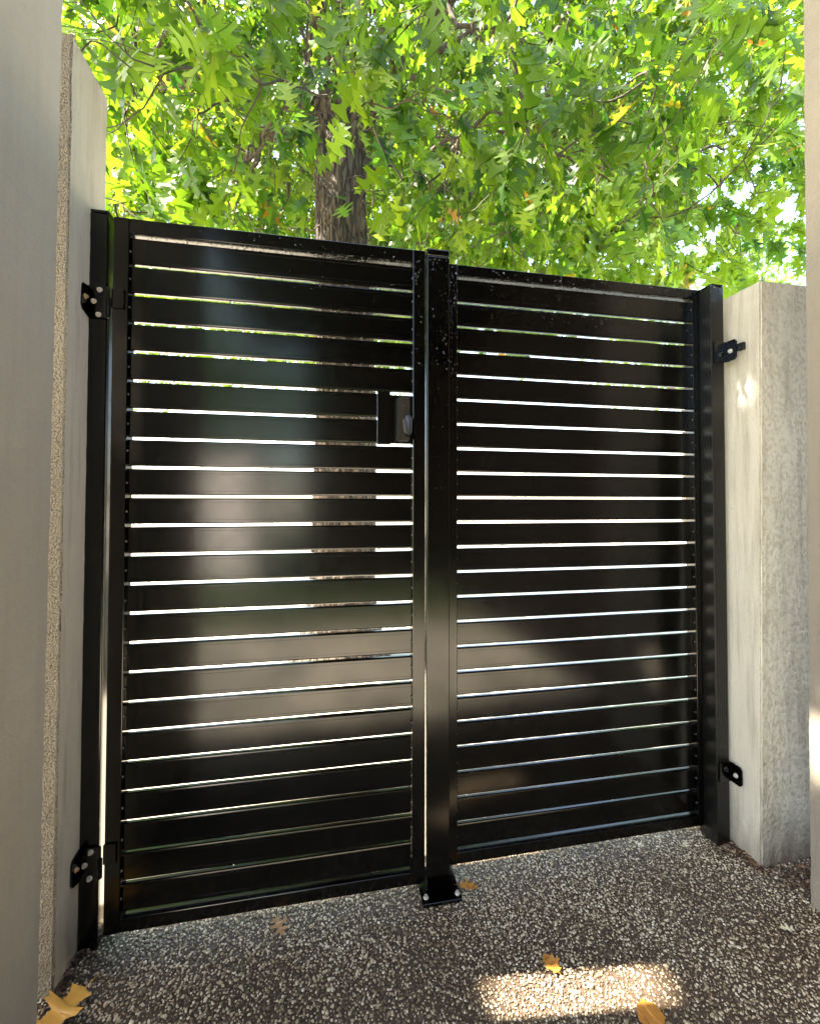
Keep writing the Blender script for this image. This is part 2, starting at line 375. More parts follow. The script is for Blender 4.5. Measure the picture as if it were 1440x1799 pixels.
# ------------------------------------------------------------------ slatted gate leaf and fixed panel
PIT, GAP0 = .074, 1.770
screw_me = cyl(.0030, .0022, .0026, 10, .0006)
def slat_mesh(w):
    """65 x 16 aluminium slat, rounded arrises and a shallow drip groove near each edge"""
    h = .067/2; pr = [(0.0, -h+.004), (.0008, -h+.0012), (.004, -h), (.012, -h), (.0152, -h+.0012), (.016, -h+.004), (.016, h-.004), (.0152, h-.0012), (.012, h), (.004, h), (.0008, h-.0012), (0.0, h-.004),
        (0.0, h-.010), (.0003, h-.0103), (.0003, h-.0109), (0.0, h-.0112), (0.0, -h+.0112), (.0003, -h+.0109), (.0003, -h+.0103), (0.0, -h+.010)]
    V = [(-w/2, a, b) for a, b in pr]+[(w/2, a, b) for a, b in pr]; m = len(pr)
    me = bpy.data.meshes.new('slat'); me.from_pydata(V, [], [(q, (q+1) % m, m+(q+1) % m, m+q) for q in range(m)]+[tuple(range(m))[::-1], tuple(range(m, 2*m))])
    me.update(); return me
def leaf_panel(name, label, cat, xo0, xi0, xi1, xo1, ys, zt, zb, short=None):
    """ys: slat front plane; frame stands 12 mm proud of it"""
    yf = ys-.012; yb = ys+.028
    root = empty(name, ((xo0+xo1)/2, ys, 0), label, cat)
    for a, b in ((xo0, xi0), (xi1, xo1)):
        me, c = bxx(a, b, yf, yb, zb, zt, .0018); put('stile', me, root, PAINT_POST, c)
    me, c = bxx(xi0+.0003, xi1-.0003, yf+.0004, yb-.0004, 1.7730, zt-.0004, .0018); put('top_rail', me, root, PAINT_POST, c)
    me, c = bxx(xi0+.0003, xi1-.0003, yf+.0004, yb-.0004, zb+.0004, .0635, .0018); put('bottom_rail', me, root, PAINT_POST, c)
    full = slat_mesh(xi1-xi0-.001); part = slat_mesh(short-xi0-.001) if short else None
    r = random.Random(name)
    for s in range(23):
        z = GAP0-PIT*(s+.5); sh = short and s in (5, 6)
        x = (xi0+(short if sh else xi1))/2
        put('slat', part if sh else full, root, PAINT, (x, ys, z), (math.radians(r.uniform(-.5, .5)), 0, math.radians(r.uniform(-.12, .12))))
        for xs, ax in ((xi0, 1), (xi1, -1)):
            if sh and ax < 0: continue
            put('screw', screw_me, root, ZINC if r.random() < .0 else SCREW, (xs+ax*.0012, ys-.005, z+r.uniform(-.006, .006)), (0, math.radians(90*ax), 0))
    return root
SCREW = N('painted_screw').set(Base_Color=(.10, .10, .10), Metallic=.6, Roughness=.3)
gate = leaf_panel('slatted_gate', 'black slatted gate leaf with lock box, hung from the hinged slim post', 'gate', -.0313, .0045, .7372, .7732, 0.0, 1.810, .0295, short=.637)
panel = leaf_panel('fence_panel', 'fixed black slatted panel without lock, next to the low stippled pillar', 'fence panel', .8475, .8808, 1.6995, 1.7200, .0432, 1.805, .0307)
# hinge tabs welded on the gate stile
for zc in (1.600, .228):
    me, c = bxx(-.0312, -.0035, -.0165, -.0122, zc-.024, zc+.024, .001); put('hinge_tab', me, gate, PAINT_POST, c)
    for xx in (-.0305, -.0045):
        put('weld', cyl(.0022, .0022, .046, 8), gate, PAINT_POST, (xx, -.0150, zc))
# lock box
me, c = bxx(.6372, .6735, -.010, .020, 1.2515, 1.4005, .0012); put('lock_stile', me, gate, PAINT_POST, c)
me, c = bxx(.6740, .7368, -.003, .020, 1.2555, 1.3930, .0010); put('lock_plate', me, gate, PAINT, c)
lock = put('lock_body', prism(rrect(.6915, .7255, 1.2605, 1.3850, .006), .026, 'y', .0025), gate, PLASTIC, (0, -.0292, 0))
tear = []
for q in range(28):
    a = 2*math.pi*q/28; rr = .0135
    zz = 1.3195+rr*math.sin(a) if math.sin(a) > 0 else 1.2830+.0115*math.sin(a)
    tear.append((.7168+(rr if math.sin(a) > 0 else .0110)*math.cos(a)+(0 if math.sin(a) > 0 else .001), zz))
kn = put('thumb_turn', prism(tear, .013, 'y', .004), gate, PLASTIC, (0, -.0440, 0))
for p in kn.data.polygons: p.use_smooth = True
put('keyhole', cyl(.005, .0045, .002, 14, .0005), gate, PLASTIC, (.7085, -.0300, 1.362), (math.radians(90), 0, 0))

# rain drops left on the paint (tiny domes, one object per carrier)
def drops(root, rects, n, label):
    Vs, Fs = [], []; r = random.Random(label); base = 0
    for _ in range(n):
        x0, x1, z0, z1, y, bias = r.choice(rects)
        t = 1-r.random()**1.7*bias if bias else r.random()
        x = r.uniform(x0, x1); z = z0+(z1-z0)*max(0, min(1, t)); R = r.uniform(.0005, .0013)
        ring_ = [(x+R*math.cos(a), y, z+R*1.15*math.sin(a)) for a in [2*math.pi*q/7 for q in range(7)]]
        mid = [(x+.7*R*math.cos(a), y-.55*R, z+.8*R*math.sin(a)) for a in [2*math.pi*q/7 for q in range(7)]]
        Vs += ring_+mid+[(x, y-.8*R, z)]
        for q in range(7):
            s = (q+1) % 7
            Fs += [(base+q, base+s, base+7+s), (base+q, base+7+s, base+7+q), (base+7+q, base+7+s, base+14)]
        base += 15
    V = np.array(Vs)-np.array(root.location)
    tag(link('raindrops', np_mesh('raindrops', V, np.array(Fs)[:, ::-1], True), root, DROP), kind='stuff')
def hanging(root, x0, x1, y0, y1, z, n, seed):
    r = random.Random(seed); Vs, Fs, base = [], [], 0
    for _ in range(n):
        x, y, R_ = r.uniform(x0, x1), r.uniform(y0, y1), r.uniform(.0008, .0022)
        for rr, dz in ((1, 0), (.7, -.55)): Vs += [(x+rr*R_*math.cos(q*.8976), y+rr*R_*math.sin(q*.8976), z+dz*R_) for q in range(7)]
        Vs.append((x, y, z-.85*R_))
        for q in range(7):
            t = (q+1) % 7; Fs += [(base+q, base+7+t, base+t), (base+q, base+7+q, base+7+t), (base+7+q, base+14, base+7+t)]
        base += 15
    tag(link('hanging_drops', np_mesh('hanging_drops', np.array(Vs)-np.array(root.location), np.array(Fs), True), root, DROP), kind='stuff')
hanging(gate, .01, .73, -.011, .02, 1.7728, 420, 1); hanging(panel, .885, 1.695, .033, .065, 1.7728, 420, 2)
def slat_drops(root, x0, x1, ys, n, seed):
    r = random.Random(seed); Vs, Fs, base = [], [], 0
    for _ in range(n):
        z = GAP0-PIT*(r.randrange(23)+.5)-.067/2; x, y, R_ = r.uniform(x0, x1), ys+r.uniform(.003, .013), r.uniform(.0006, .0017)
        for rr, dz in ((1, .0003), (.7, -.6)): Vs += [(x+rr*R_*1.2*math.cos(q*1.2566), y+rr*R_*math.sin(q*1.2566), z+dz*R_) for q in range(5)]
        Vs.append((x, y, z-.95*R_))
        for q in range(5):
            t = (q+1) % 5; Fs += [(base+q, base+5+t, base+t), (base+q, base+5+q, base+5+t), (base+5+q, base+10, base+5+t)]
        base += 11
    tag(link('slat_drops', np_mesh('slat_drops', np.array(Vs)-np.array(root.location), np.array(Fs), True), root, DROP), kind='stuff')
slat_drops(gate, .01, .73, 0.0, 1500, 3); slat_drops(panel, .89, 1.69, .0432, 1500, 4)
drops(post_c, [(.781, .842, 1.05, 1.79, YP, .9)], 65, 'a')
drops(panel, [(.89, 1.69, 1.778, 1.802, .0312, 0), (.89, 1.69, 1.70, 1.765, .0432, .6), (.89, 1.69, 1.63, 1.69, .0432, .6), (.85, .878, 1.3, 1.8, .0312, .7)], 260, 'b')
drops(gate, [(.74, .766, 1.3, 1.80, -.012, .8), (.3, .73, 1.45, 1.76, 0.0, .5), (.05, .73, 1.7765, 1.80, -.012, 0)], 90, 'c')
drops(post_r, [(1.723, 1.768, 1.70, 1.796, -.018, .6)], 26, 'd')

# ------------------------------------------------------------------ oak
CAMV = np.array(CAM); SUNV = np.array(TO_SUN)
def norm(a): return a/np.maximum(1e-9, np.linalg.norm(a, axis=-1, keepdims=True))
# simple (13 tri) leaf template in its own plane: x across, y along
half = [(0, .16), (.21, .21), (.065, .36), (.36, .47), (.085, .58), (.28, .74), (.06, .79), (0, 1.0)]
tp, tf = [], []
for sgn in (1, -1):
    b = len(tp); tp += [(sgn*x, y) for x, y in half]
    tf += [tuple(b+q for q in t) for t in ((0, 1, 2), (2, 3, 4), (4, 5, 6), (0, 2, 4), (0, 4, 6), (0, 6, 7))]
b = len(tp); tp += [(-.012, 0), (.012, 0), (0, .2)]; tf.append((b, b+1, b+2))
tp = np.array(tp); tf = np.array(tf); NT = len(tp)
def leaf_batch(pos, ax, nr, L, tint):
    """many simple leaves: pos base, ax axis, nr normal"""
    ax = norm(ax); nr = norm(nr-ax*(nr*ax).sum(1, keepdims=True)); sd = np.cross(ax, nr)
    fold = rng.uniform(.05, .5, len(L)); droop = rng.uniform(-.05, .3, len(L)); wid = rng.uniform(.7, 1.05, len(L))
    x = tp[None, :, 0]*wid[:, None]; y = np.repeat(tp[None, :, 1], len(L), 0)
    z = np.abs(x)*fold[:, None]-droop[:, None]*y*y
    V = pos[:, None]+L[:, None, None]*(x[..., None]*sd[:, None]+y[..., None]*ax[:, None]+z[..., None]*nr[:, None])
    Fm = (tf[None]+(np.arange(len(L))*NT)[:, None, None]).reshape(-1, 3)
    return V.reshape(-1, 3), Fm, np.repeat(tint, NT)
# detailed leaf for the ones nearest the lens
hv = [(.010, .17), (.05, .185), (.13, .19), (.205, .205), (.18, .235), (.15, .27), (.075, .33), (.06, .375), (.12, .405), (.22, .415), (.345, .44), (.30, .475), (.335, .535), (.22, .53), (.13, .55), (.08, .60), (.075, .65), (.15, .70), (.285, .755), (.22, .775), (.20, .815), (.10, .80), (.065, .83), (.075, .88), (.11, .925), (.04, .94), (.004, 1.0)]
def hero_leaf(seed):
    r = random.Random(seed); V, Fc = [], []
    fold, droop, curl, bend = r.uniform(.05, .35), r.uniform(.0, .3), r.uniform(-.3, .5), r.uniform(-.12, .12)
    wd = [r.uniform(.68, .95), r.uniform(.68, .95)]; m = len(hv)
    def P_(x, y): return (x+bend*y*y, y, abs(x)*fold-droop*y*y-curl*x*x)
    V += [P_(0, hv[q][1]) for q in range(m)]
    for sgn, w in ((1, wd[0]), (-1, wd[1])):
        b0 = len(V); jit = r.uniform(-.02, .02)
        V += [P_(sgn*w*(x+(jit if x > .15 else 0)), y) for x, y in hv]
        for q in range(m-1):
            fq = (q, b0+q, b0+q+1, q+1); Fc.append(fq if sgn > 0 else fq[::-1])
    b0 = len(V); V += [(-.008, 0, .004), (.008, 0, .004), (.008, .2, .002), (-.008, .2, .002)]; Fc.append((b0, b0+1, b0+2, b0+3))
    me = bpy.data.meshes.new('leaf'); me.from_pydata(V, [], Fc); me.update()
    for p in me.polygons: p.use_smooth = True
    me.materials.append(LEAF_H); return me
HERO = [hero_leaf(s) for s in range(7)]

def tubes(paths, sides=6):
    """paths: list of (pts (n,3), radii (n)); one mesh"""
    Vs, Fs = [], []; base = 0
    for pts, rad_ in paths:
        pts = np.asarray(pts, float); rad_ = np.asarray(rad_, float); m = len(pts)
        d = norm(np.gradient(pts, axis=0)); ref = np.where(np.abs(d[:, 2:3]) < .9, np.array([[0, 0, 1.]]), np.array([[1., 0, 0]]))
        a = norm(np.cross(d, ref)); b_ = np.cross(d, a); t = np.arange(sides)*2*np.pi/sides
        ringv = pts[:, None]+rad_[:, None, None]*(np.cos(t)[None, :, None]*a[:, None]+np.sin(t)[None, :, None]*b_[:, None])
        Vs.append(ringv.reshape(-1, 3)); ii = base+np.arange(m*sides).reshape(m, sides); nx_ = np.roll(ii, -1, 1)
        Fs.append(np.stack([ii[:-1], nx_[:-1], nx_[1:], ii[1:]], -1).reshape(-1, 4)); base += m*sides
    return np.concatenate(Vs), np.concatenate(Fs)
def wiggle(a, b, n, amp):
    t = np.linspace(0, 1, n)[:, None]; a = np.array(a); b = np.array(b)
    p = a*(1-t)+b*t; L = np.linalg.norm(b-a); s = np.sin(np.pi*t)
    o = rng.normal(0, 1, (1, 3))*amp*L*s + rng.normal(0, 1, (1, 3))*amp*.6*L*np.sin(2*np.pi*t)
    return p+o

OAK = empty('oak_tree', (.615, 1.97, 0), 'large green oak with deeply lobed leaves and ridged trunk behind the gate', 'tree')
OL = np.array(OAK.location)
# trunk: ridged, flaring into the fork
na, nz_ = 72, 90; V = []
zs = np.linspace(-.05, 4.25, nz_)
ph = rng.uniform(0, 6.28, 12)
for z in zs:
    r0 = .185+.16*math.exp(-z*3.2)+.10*max(0, (z-3.55)/.7)**1.6
    cx_, cy_ = .02*math.sin(z*1.4), .02*math.cos(z*1.1)
    for a_ in range(na):
        th_ = 2*math.pi*a_/na
        rid = sum(math.sin(th_*f+ph[q]+.9*math.sin(z*(2+q*.7)+ph[-q-1])) for q, f in enumerate((9, 14, 19, 26)))*.0065
        lump = .018*math.sin(2*th_+z*1.3)+.012*math.sin(3*th_-z*2.1)
        r2 = r0+rid+lump; V.append((cx_+r2*math.cos(th_), cy_+r2*math.sin(th_), z))
i = np.arange(na*nz_).reshape(nz_, na); j = np.roll(i, -1, 1)
link('trunk', np_mesh('trunk', np.array(V), np.stack([i[:-1], j[:-1], j[1:], i[1:]], -1).reshape(-1, 4), True), OAK, BARK)
# main limbs
limbs = [
 [(.60, 1.96, 3.75), (.28, 2.0, 4.02), (-.22, 2.10, 4.10), (-.82, 2.21, 4.20), (-1.5, 2.3, 4.45), (-2.4, 2.2, 4.9), (-3.4, 1.9, 5.3)],
 [(.64, 2.0, 3.85), (.75, 2.3, 4.5), (1.1, 2.8, 5.3), (1.7, 3.4, 6.1), (2.7, 3.9, 6.9)],
 [(.62, 2.0, 3.9), (.66, 2.4, 4.6), (.8, 3.1, 5.3), (1.0, 4.0, 5.9)],
 [(.60, 1.93, 3.8), (.42, 1.55, 4.3), (.25, 1.0, 4.7), (.1, .3, 5.0)],
 [(.66, 2.02, 3.6), (1.15, 2.5, 3.95), (1.9, 3.0, 4.2), (2.9, 3.4, 4.4), (3.9, 3.6, 4.6)],
 [(.58, 2.03, 3.7), (.0, 2.6, 4.2), (-.8, 3.3, 4.7), (-1.8, 3.9, 5.2)],
 [(.68, 1.94, 3.75), (1.2, 1.5, 4.3), (1.7, .95, 4.6), (2.2, .4, 4.8)]]
lr0 = [.115, .07, .08, .075, .075, .07, .07]
nodes, nrad = [], []
for pts, r0 in zip(limbs, lr0):
    pts = np.array(pts, float); t = np.linspace(0, len(pts)-1, 40); pp = np.stack([np.interp(t, range(len(pts)), pts[:, q]) for q in range(3)], 1)
    for _ in range(6): pp[1:-1] = .5*pp[1:-1]+.25*(pp[:-2]+pp[2:])
    pp += np.cumsum(rng.normal(0, .004, pp.shape), 0); rr = np.linspace(r0, r0*.28, 40)*(1+.06*np.sin(np.arange(40)*1.1))
    Vt, Ft = tubes([(pp-OL, rr)], 14); link('limb', np_mesh('limb', Vt, Ft, True), OAK, BARK)
    nodes += list(pp[4::3]); nrad += list(rr[4::3])

# spray centres: twig ends that carry the leaves
def inview_hull(n_):
    out = []
    while len(out) < n_:
        x, y, z = rng.uniform(-3.6, 5.6), rng.uniform(.45, 7.2), rng.uniform(2.2, 7.8)
        d = math.hypot(x-.5, y+1.23); s = (z-1.09)/d
        lo = .37+.05*math.sin(x*2.3+y)+.072*max(0, x-2.3)
        if s < lo or s > 1.5: continue
        w_ = Vector((x, y, z))-CAM; px_ = 720+F_PX*w_.dot(r_)/w_.dot(fwd)
        if px_ < 20 or px_ > 1500: continue      # no sprays beyond the frame sides, letting sun reach crown and ground
        if math.hypot(x-.615, y-1.97) < .55 and z < 3.9 and rng.random() < .75: continue   # trunk stays visible
        if y < 1.9 and s < .95 and abs((x-.5)/(y+1.23)-.04) < .13 and rng.random() < .9: continue
        out.append((x, y, z))
    return out
centres = inview_hull(5000)
for _ in range(1150):      # extra sprays added on the sunny side to shade the entrance
    q = np.array([rng.uniform(-.3, 2.1), rng.uniform(-.62, .0), rng.uniform(0, 2.8)]); t = rng.uniform(3.6, 6.8)
    p = q+SUNV*t
    if p[2] > 2.5: centres.append(tuple(p))
for _ in range(130):      # sprays added up-sun to shade the foot of the tall wall end
    q = np.array([rng.uniform(-.15, .7), rng.uniform(-.42, -.12), 0]); centres.append(tuple(q+SUNV*rng.uniform(3.6, 6.5)))
for _ in range(60):      # sparse outer sprays added to break up the light behind the photographer
    q = np.array([rng.uniform(-.3, 2.1), rng.uniform(-2.7, -.6), 0]); centres.append(tuple(q+SUNV*rng.uniform(4.2, 6.8)))
near = []                 # low sprays hanging just above the gate
for x, y, z in ((-.12, .02, 2.26), (.02, .12, 2.33), (.12, .20, 2.42), (.28, .28, 2.48), (.05, .45, 2.62), (.38, .42, 2.62), (.58, .22, 2.36), (.66, .35, 2.46), (.72, .18, 2.40), (.52, .5, 2.7), (.95, .35, 2.58), (1.2, .42, 2.66), (1.42, .32, 2.45), (1.55, .22, 2.40), (1.62, .45, 2.6), (1.75, .3, 2.42), (1.1, .75, 2.75), (1.75, .75, 2.75), (-.2, .5, 2.6), (-.35, .8, 2.7), (.25, .85, 2.85), (2.1, .7, 2.75), (2.3, 1.0, 2.8), (1.95, .5, 2.35), (.8, .8, 2.85), (1.4, 1.05, 2.75), (.1, 1.2, 2.85), (-.5, 1.2, 2.8), (1.0, 1.4, 2.9), (1.9, 1.35, 2.8)):
    near.append((x, y, z))
while len(near) < 130:
    x, y = rng.uniform(-.7, 2.7), rng.uniform(.15, 1.7); z = 1.09+(y+1.23)*rng.uniform(.72, 1.2)+.1*abs(x-.8)
    if 2.3 < z < 3.9 and not (abs((x-.5)/(y+1.23)-.04) < .13 and rng.random() < .6): near.append((x, y, z))
centres = np.array(near+centres); nnear = len(near)
# branch skeleton: every spray joins the cheapest node already on the tree
order = np.argsort(np.linalg.norm(centres-np.array([.6, 2.0, 4.0]), axis=1))
Pn = np.zeros((len(nodes)+len(centres), 3)); Pn[:len(nodes)] = nodes
path = np.zeros(len(Pn)); path[:len(nodes)] = np.linalg.norm(Pn[:len(nodes)]-np.array([.6, 2.0, 3.9]), axis=1)
parent = -np.ones(len(Pn), int); cnt = len(nodes); cen_node = {}
for c_ in order:
    p = centres[c_]; d = np.linalg.norm(Pn[:cnt]-p, axis=1); cost = d*d*1.2+.25*d+.05*path[:cnt]
    q = int(np.argmin(cost)); Pn[cnt] = p; parent[cnt] = q; path[cnt] = path[q]+d[q]; cen_node[c_] = cnt; cnt += 1
load = np.ones(cnt)
for q in range(cnt-1, -1, -1):
    if parent[q] >= 0: load[parent[q]] += load[q]
thick, thin = [], []
# openings cut in the crown along the sun, placing light patches in the entrance
holes = [((x, y, 0), r0) for x, y, r0 in ((.90, -.345, .012), (.95, -.325, .042), (1.02, -.315, .058), (1.09, -.32, .06), (1.14, -.31, .05), (1.20, -.295, .02), (1.26, -.30, .02), (1.34, -.29, .012))]+[((1.80, -.262, .44), .041), ((1.76, -.33, 0), .03),
        ((1.80, -.05, 1.64), .010), ((1.80, -.085, 1.58), .014), ((1.79, -.075, 1.50), .010), ((1.79, -.045, 1.44), .008), ((1.79, -.03, 1.33), .010), ((1.79, -.085, 1.36), .008)]
def in_hole(p, extra):
    for pt, r0 in holes[:10]:
        w = np.atleast_2d(p)-np.array(pt); al = w@SUNV
        if (np.linalg.norm(w-al[:, None]*SUNV, axis=1)[al > 0] < r0+extra).any(): return True
    return False
for q in range(cnt):
    if parent[q] < 0: continue
    a = Pn[parent[q]]; b_ = Pn[q]; r1 = .0020*load[q]**.42; r0 = min(.0020*load[parent[q]]**.42, r1*2.2+.002)
    pp = wiggle(a, b_, 7, .07)
    if r1 < .02 and in_hole(pp, .01): continue
    pp[:, 2] += .06*np.linalg.norm(b_-a)*np.sin(np.linspace(0, np.pi, 7))
    (thick if r1 > .006 else thin).append((pp-OL, np.linspace(r0, r1, 7)))
Vt, Ft = tubes(thick, 7); tag(link('branches', np_mesh('branches', Vt, Ft, True), OAK, TWIG), kind='stuff')
# leaves on sprays
LP, LA, LN, LL, LT, tw = [], [], [], [], [], []
for c_ in range(len(centres)):
    q = cen_node[c_]; p = centres[c_]; pa = Pn[parent[q]]
    d = norm(p-pa) if np.linalg.norm(p-pa) > 1e-6 else np.array([0, 0, 1.])
    d = norm(d+rng.normal(0, .55, 3)+np.array([0, 0, -.15])); ln = rng.uniform(.22, .48)
    tip = p+d*ln+np.array([0, 0, -.10*ln]); tp_ = wiggle(p, tip, 6, .05); 
    if not in_hole(tp_, .01): tw.append((tp_-OL, np.linspace(.0028, .0009, 6)))
    m = rng.integers(11, 18) if c_ >= nnear else rng.integers(9, 13)
    t = np.sort(rng.uniform(.1, 1, m)); t[-3:] = rng.uniform(.93, 1, 3)
    pos = np.stack([np.interp(t*5, range(6), tp_[:, k_]) for k_ in range(3)], 1)
    lat = norm(np.cross(d[None], rng.normal(0, 1, (m, 3))))
    ax = .5*d+.7*lat+np.array([0, 0, -.75])+rng.normal(0, .25, (m, 3))
    nr = rng.normal(0, .5, (m, 3))+np.array([0, -.4, .62])
    LP.append(pos); LA.append(ax); LN.append(nr); LL.append(rng.uniform(.10, .178, m)*(1.0 if c_ >= nnear else 1.18))
    tt = np.clip(rng.normal(.5, .16, m)+rng.normal(0, .16), .02, .88); odd = rng.random(m); tt = np.where(odd > .998, .985+rng.random(m)*.01, np.where(odd > .994, .965, tt)); LT.append(tt)
# curly shoots on the trunk
for _ in range(26):
    a_ = rng.uniform(-2.6, -.4); z = rng.uniform(2.9, 4.1); s = np.array([.615+.19*math.cos(a_), 1.97+.19*math.sin(a_), z])
    e = s+np.array([math.cos(a_)*rng.uniform(.1, .35), math.sin(a_)*rng.uniform(.08, .3), rng.uniform(-.15, .45)])
    tw.append((wiggle(s, e, 9, .2)-OL, np.linspace(.006, .002, 9)))
    m = 5; LP.append(np.repeat(e[None], m, 0)+rng.normal(0, .03, (m, 3))); LA.append(rng.normal(0, .6, (m, 3))+np.array([0, -.2, -.5])); LN.append(rng.normal(0, .6, (m, 3))+np.array([0, -.2, .6])); LL.append(rng.uniform(.07, .12, m)); LT.append(np.clip(rng.normal(.5, .2, m), 0, .93))
Vt, Ft = tubes(thin+tw, 3); tag(link('twigs', np_mesh('twigs', Vt, Ft, True), OAK, TWIG), kind='stuff')
LP, LA, LN, LL, LT = (np.concatenate(q) for q in (LP, LA, LN, LL, LT))
mid = LP+norm(LA)*LL[:, None]*.55; ok = np.ones(len(LP), bool)
for pt, r0 in holes:
    w = mid-np.array(pt); along = w@SUNV; dist = np.linalg.norm(w-along[:, None]*SUNV, axis=1)
    ok &= ~((dist < r0+(.075 if r0 > .04 else .015)) & (along > 0))
ok &= np.linalg.norm(mid-CAMV, axis=1) > .75
gh = mid-SUNV*(mid[:, 2:3]/SUNV[2]); ok &= ~((mid[:, 0] < -.95) & (gh[:, 1] > .02) & (gh[:, 1] < 1.6) & (gh[:, 0] > -.3) & (gh[:, 0] < 1.9))   # sun falls on the ground right behind the gate
# the trunk stands clear of leaves on the gate side
dd_ = mid[:, 1]+1.23; ok &= ~((np.abs(mid[:, 0]-.5-.037*dd_) < .03+.062*dd_) & (mid[:, 1] < 1.9) & (mid[:, 2] < 1.09+.93*dd_) & (rng.random(len(mid)) < .84))
# nothing may cut into the walls or poke below the tops of gate and wall
ok &= ~((mid[:, 0] < .0) & (mid[:, 1] > -.25) & (mid[:, 1] < .16) & (mid[:, 2] < 2.27)); ok &= ~((mid[:, 2] < 2.02) & (mid[:, 1] < .3)); ok &= ~((mid[:, 0] < -.0) & (mid[:, 1] < -.12) & (mid[:, 2] < 3.1)); ok &= ~((mid[:, 0] > 1.7) & (mid[:, 1] < -.15) & (mid[:, 2] < 3.1))
LP, LA, LN, LL, LT, mid = LP[ok], LA[ok], LN[ok], LL[ok], LT[ok], mid[ok]
# the largest-showing 300 become leaves of their own
rel = mid-CAMV; zc_ = rel@np.array(fwd); xc_ = rel@np.array(r_)/np.maximum(zc_, .01)*F_PX+720; yc_ = 865.8-rel@np.array(u_)/np.maximum(zc_, .01)*F_PX
vis = (zc_ > .1) & (xc_ > 60) & (xc_ < 1420) & (yc_ > -40) & (yc_ < 520)
size = np.where(vis, LL/np.maximum(zc_, .1), 0); big = np.argsort(-size)[:300]
for q in big:
    a = Vector(LA[q]).normalized(); nn = Vector(LN[q]); nn = (nn-a*nn.dot(a)).normalized(); s = a.cross(nn)
    o = link('leaf', HERO[int(rng.integers(len(HERO)))], OAK); L = LL[q]
    M = Matrix(((s.x*L, a.x*L, nn.x*L, LP[q][0]-OL[0]), (s.y*L, a.y*L, nn.y*L, LP[q][1]-OL[1]), (s.z*L, a.z*L, nn.z*L, LP[q][2]-OL[2]), (0, 0, 0, 1)))
    o.matrix_local = M
rest = np.ones(len(LP), bool); rest[big] = False
Vl, Fl, Tl = leaf_batch(LP[rest], LA[rest], LN[rest], LL[rest], LT[rest])
tag(link('foliage', np_mesh('foliage', Vl-OL, Fl, False, Tl), OAK, LEAF), kind='stuff')

# ------------------------------------------------------------------ trees across the street, plus one added behind the camera
def far_tree(x, y, h, rx, rz, nleaf, label):
    root = empty('street_tree', (x, y, 0), label, 'tree', 'trees beyond the oak' if y > 0 else None)
    pts = np.array([(0, 0, -.1), (.05, 0, h*.25), (-.04, .05, h*.5), (0, 0, h*.8)]); V, Fq_ = tubes([(pts, [.24, .17, .13, .05])], 10)
    link('trunk', np_mesh('trunk', V, Fq_, True), root, BARK)
    n_ = nleaf; cl = rng.normal(0, 1, (70, 3)); cl = norm(cl)*rng.uniform(.35, 1, (70, 1))**.5*np.array([rx, rx*.8, rz])+np.array([0, 0, h-rz])
    br_ = [(wiggle((0, 0, h*.45), c_, 5, .06), np.linspace(.05, .012, 5)) for c_ in cl[::2]]
    V, Fq_ = tubes(br_, 5); tag(link('branches', np_mesh('branches', V, Fq_, True), root, TWIG), kind='stuff')
    pos = cl[rng.integers(0, 70, n_)]+rng.normal(0, .36, (n_, 3))*np.array([1, 1, .8])*rx/2.4
    V, F_, T_ = leaf_batch(pos, rng.normal(0, .7, (n_, 3))+np.array([0, 0, -.4]), rng.normal(0, .6, (n_, 3))+np.array([0, -.2, .6]), rng.uniform(.15, .24, n_), np.clip(rng.normal(.6, .15, n_), 0, .93))
    tag(link('crown', np_mesh('crown', V, F_, False, T_), root, LEAF), kind='stuff')
far_tree(-2.0, -9.8, 8.0, 3.0, 3.3, 6500, 'unseen leafy tree added behind the pink garden wall to darken reflections')  # unseen tree, added to darken the sky reflected in the gate
far_tree(-5.3, 10.5, 9.5, 3.2, 3.2, 9000, 'light green tree far behind the oak, on the side of the tall wall end')
far_tree(1.25, 12.5, 10.5, 3.6, 3.4, 9000, 'light green tree far behind the oak trunk')
far_tree(11.9, 11.0, 10.0, 3.3, 3.1, 8000, 'light green tree far behind the oak, on the side of the low pillar')

# ------------------------------------------------------------------ house at the photographer's back with added wall and grass, for reflections in the gate
DARKW = mat_plain('dark_brick', (.025, .016, .012), (.05, .034, .026), 12, .8)
SOFF = mat_plain('dark_soffit', (.012, .010, .009), (.02, .018, .016), 4, .7)
house = empty('house', (1.4, -4.4, 0), 'dark house with a deep porch roof behind the rendered walls', 'house')
me, c = bxx(.25, 6.0, -4.6, -4.25, 0, 3.2); put('wall', me, house, DARKW, c)
me, c = bxx(2.12, 2.5, -4.25, -.57, 0, 3.0); put('wall', me, house, DARKW, c)  # unseen side wall, added to keep the fixed panel's reflection dark
me, c = bxx(-.35, 2.6, -4.25, -.95, 3.02, 3.2); put('porch_roof', me, house, SOFF, c)
PINK = mat_plain('pale_pink_render', (.88, .76, .72), (.93, .86, .83), 3, .8)
gw = leaning('garden_wall', -1.1, 1.1, -1.1, 1.1, -.1, .1, 1.75, [PINK], 'low pale pink rendered garden wall far behind the taupe wall', 'wall', {})  # unseen bright wall turned to the sun, added for the gate's pale glow
gw.location = (-.95, -6.2, 0); gw.rotation_euler = (0, 0, math.radians(62))
lm = bpy.data.meshes.new('unseen_lawn'); lm.from_pydata([(-9, -30, -.022), (9, -30, -.022), (9, -2.75, -.022), (-9, -2.75, -.022)], [], [(0, 1, 2, 3)])
tag(link('unseen_lawn', lm, None, mat_plain('lawn_grass', (.02, .045, .012), (.05, .075, .02), 30, .9)), kind='structure')  # unseen dark grass, added to end the sunlit glow in the gate reflection

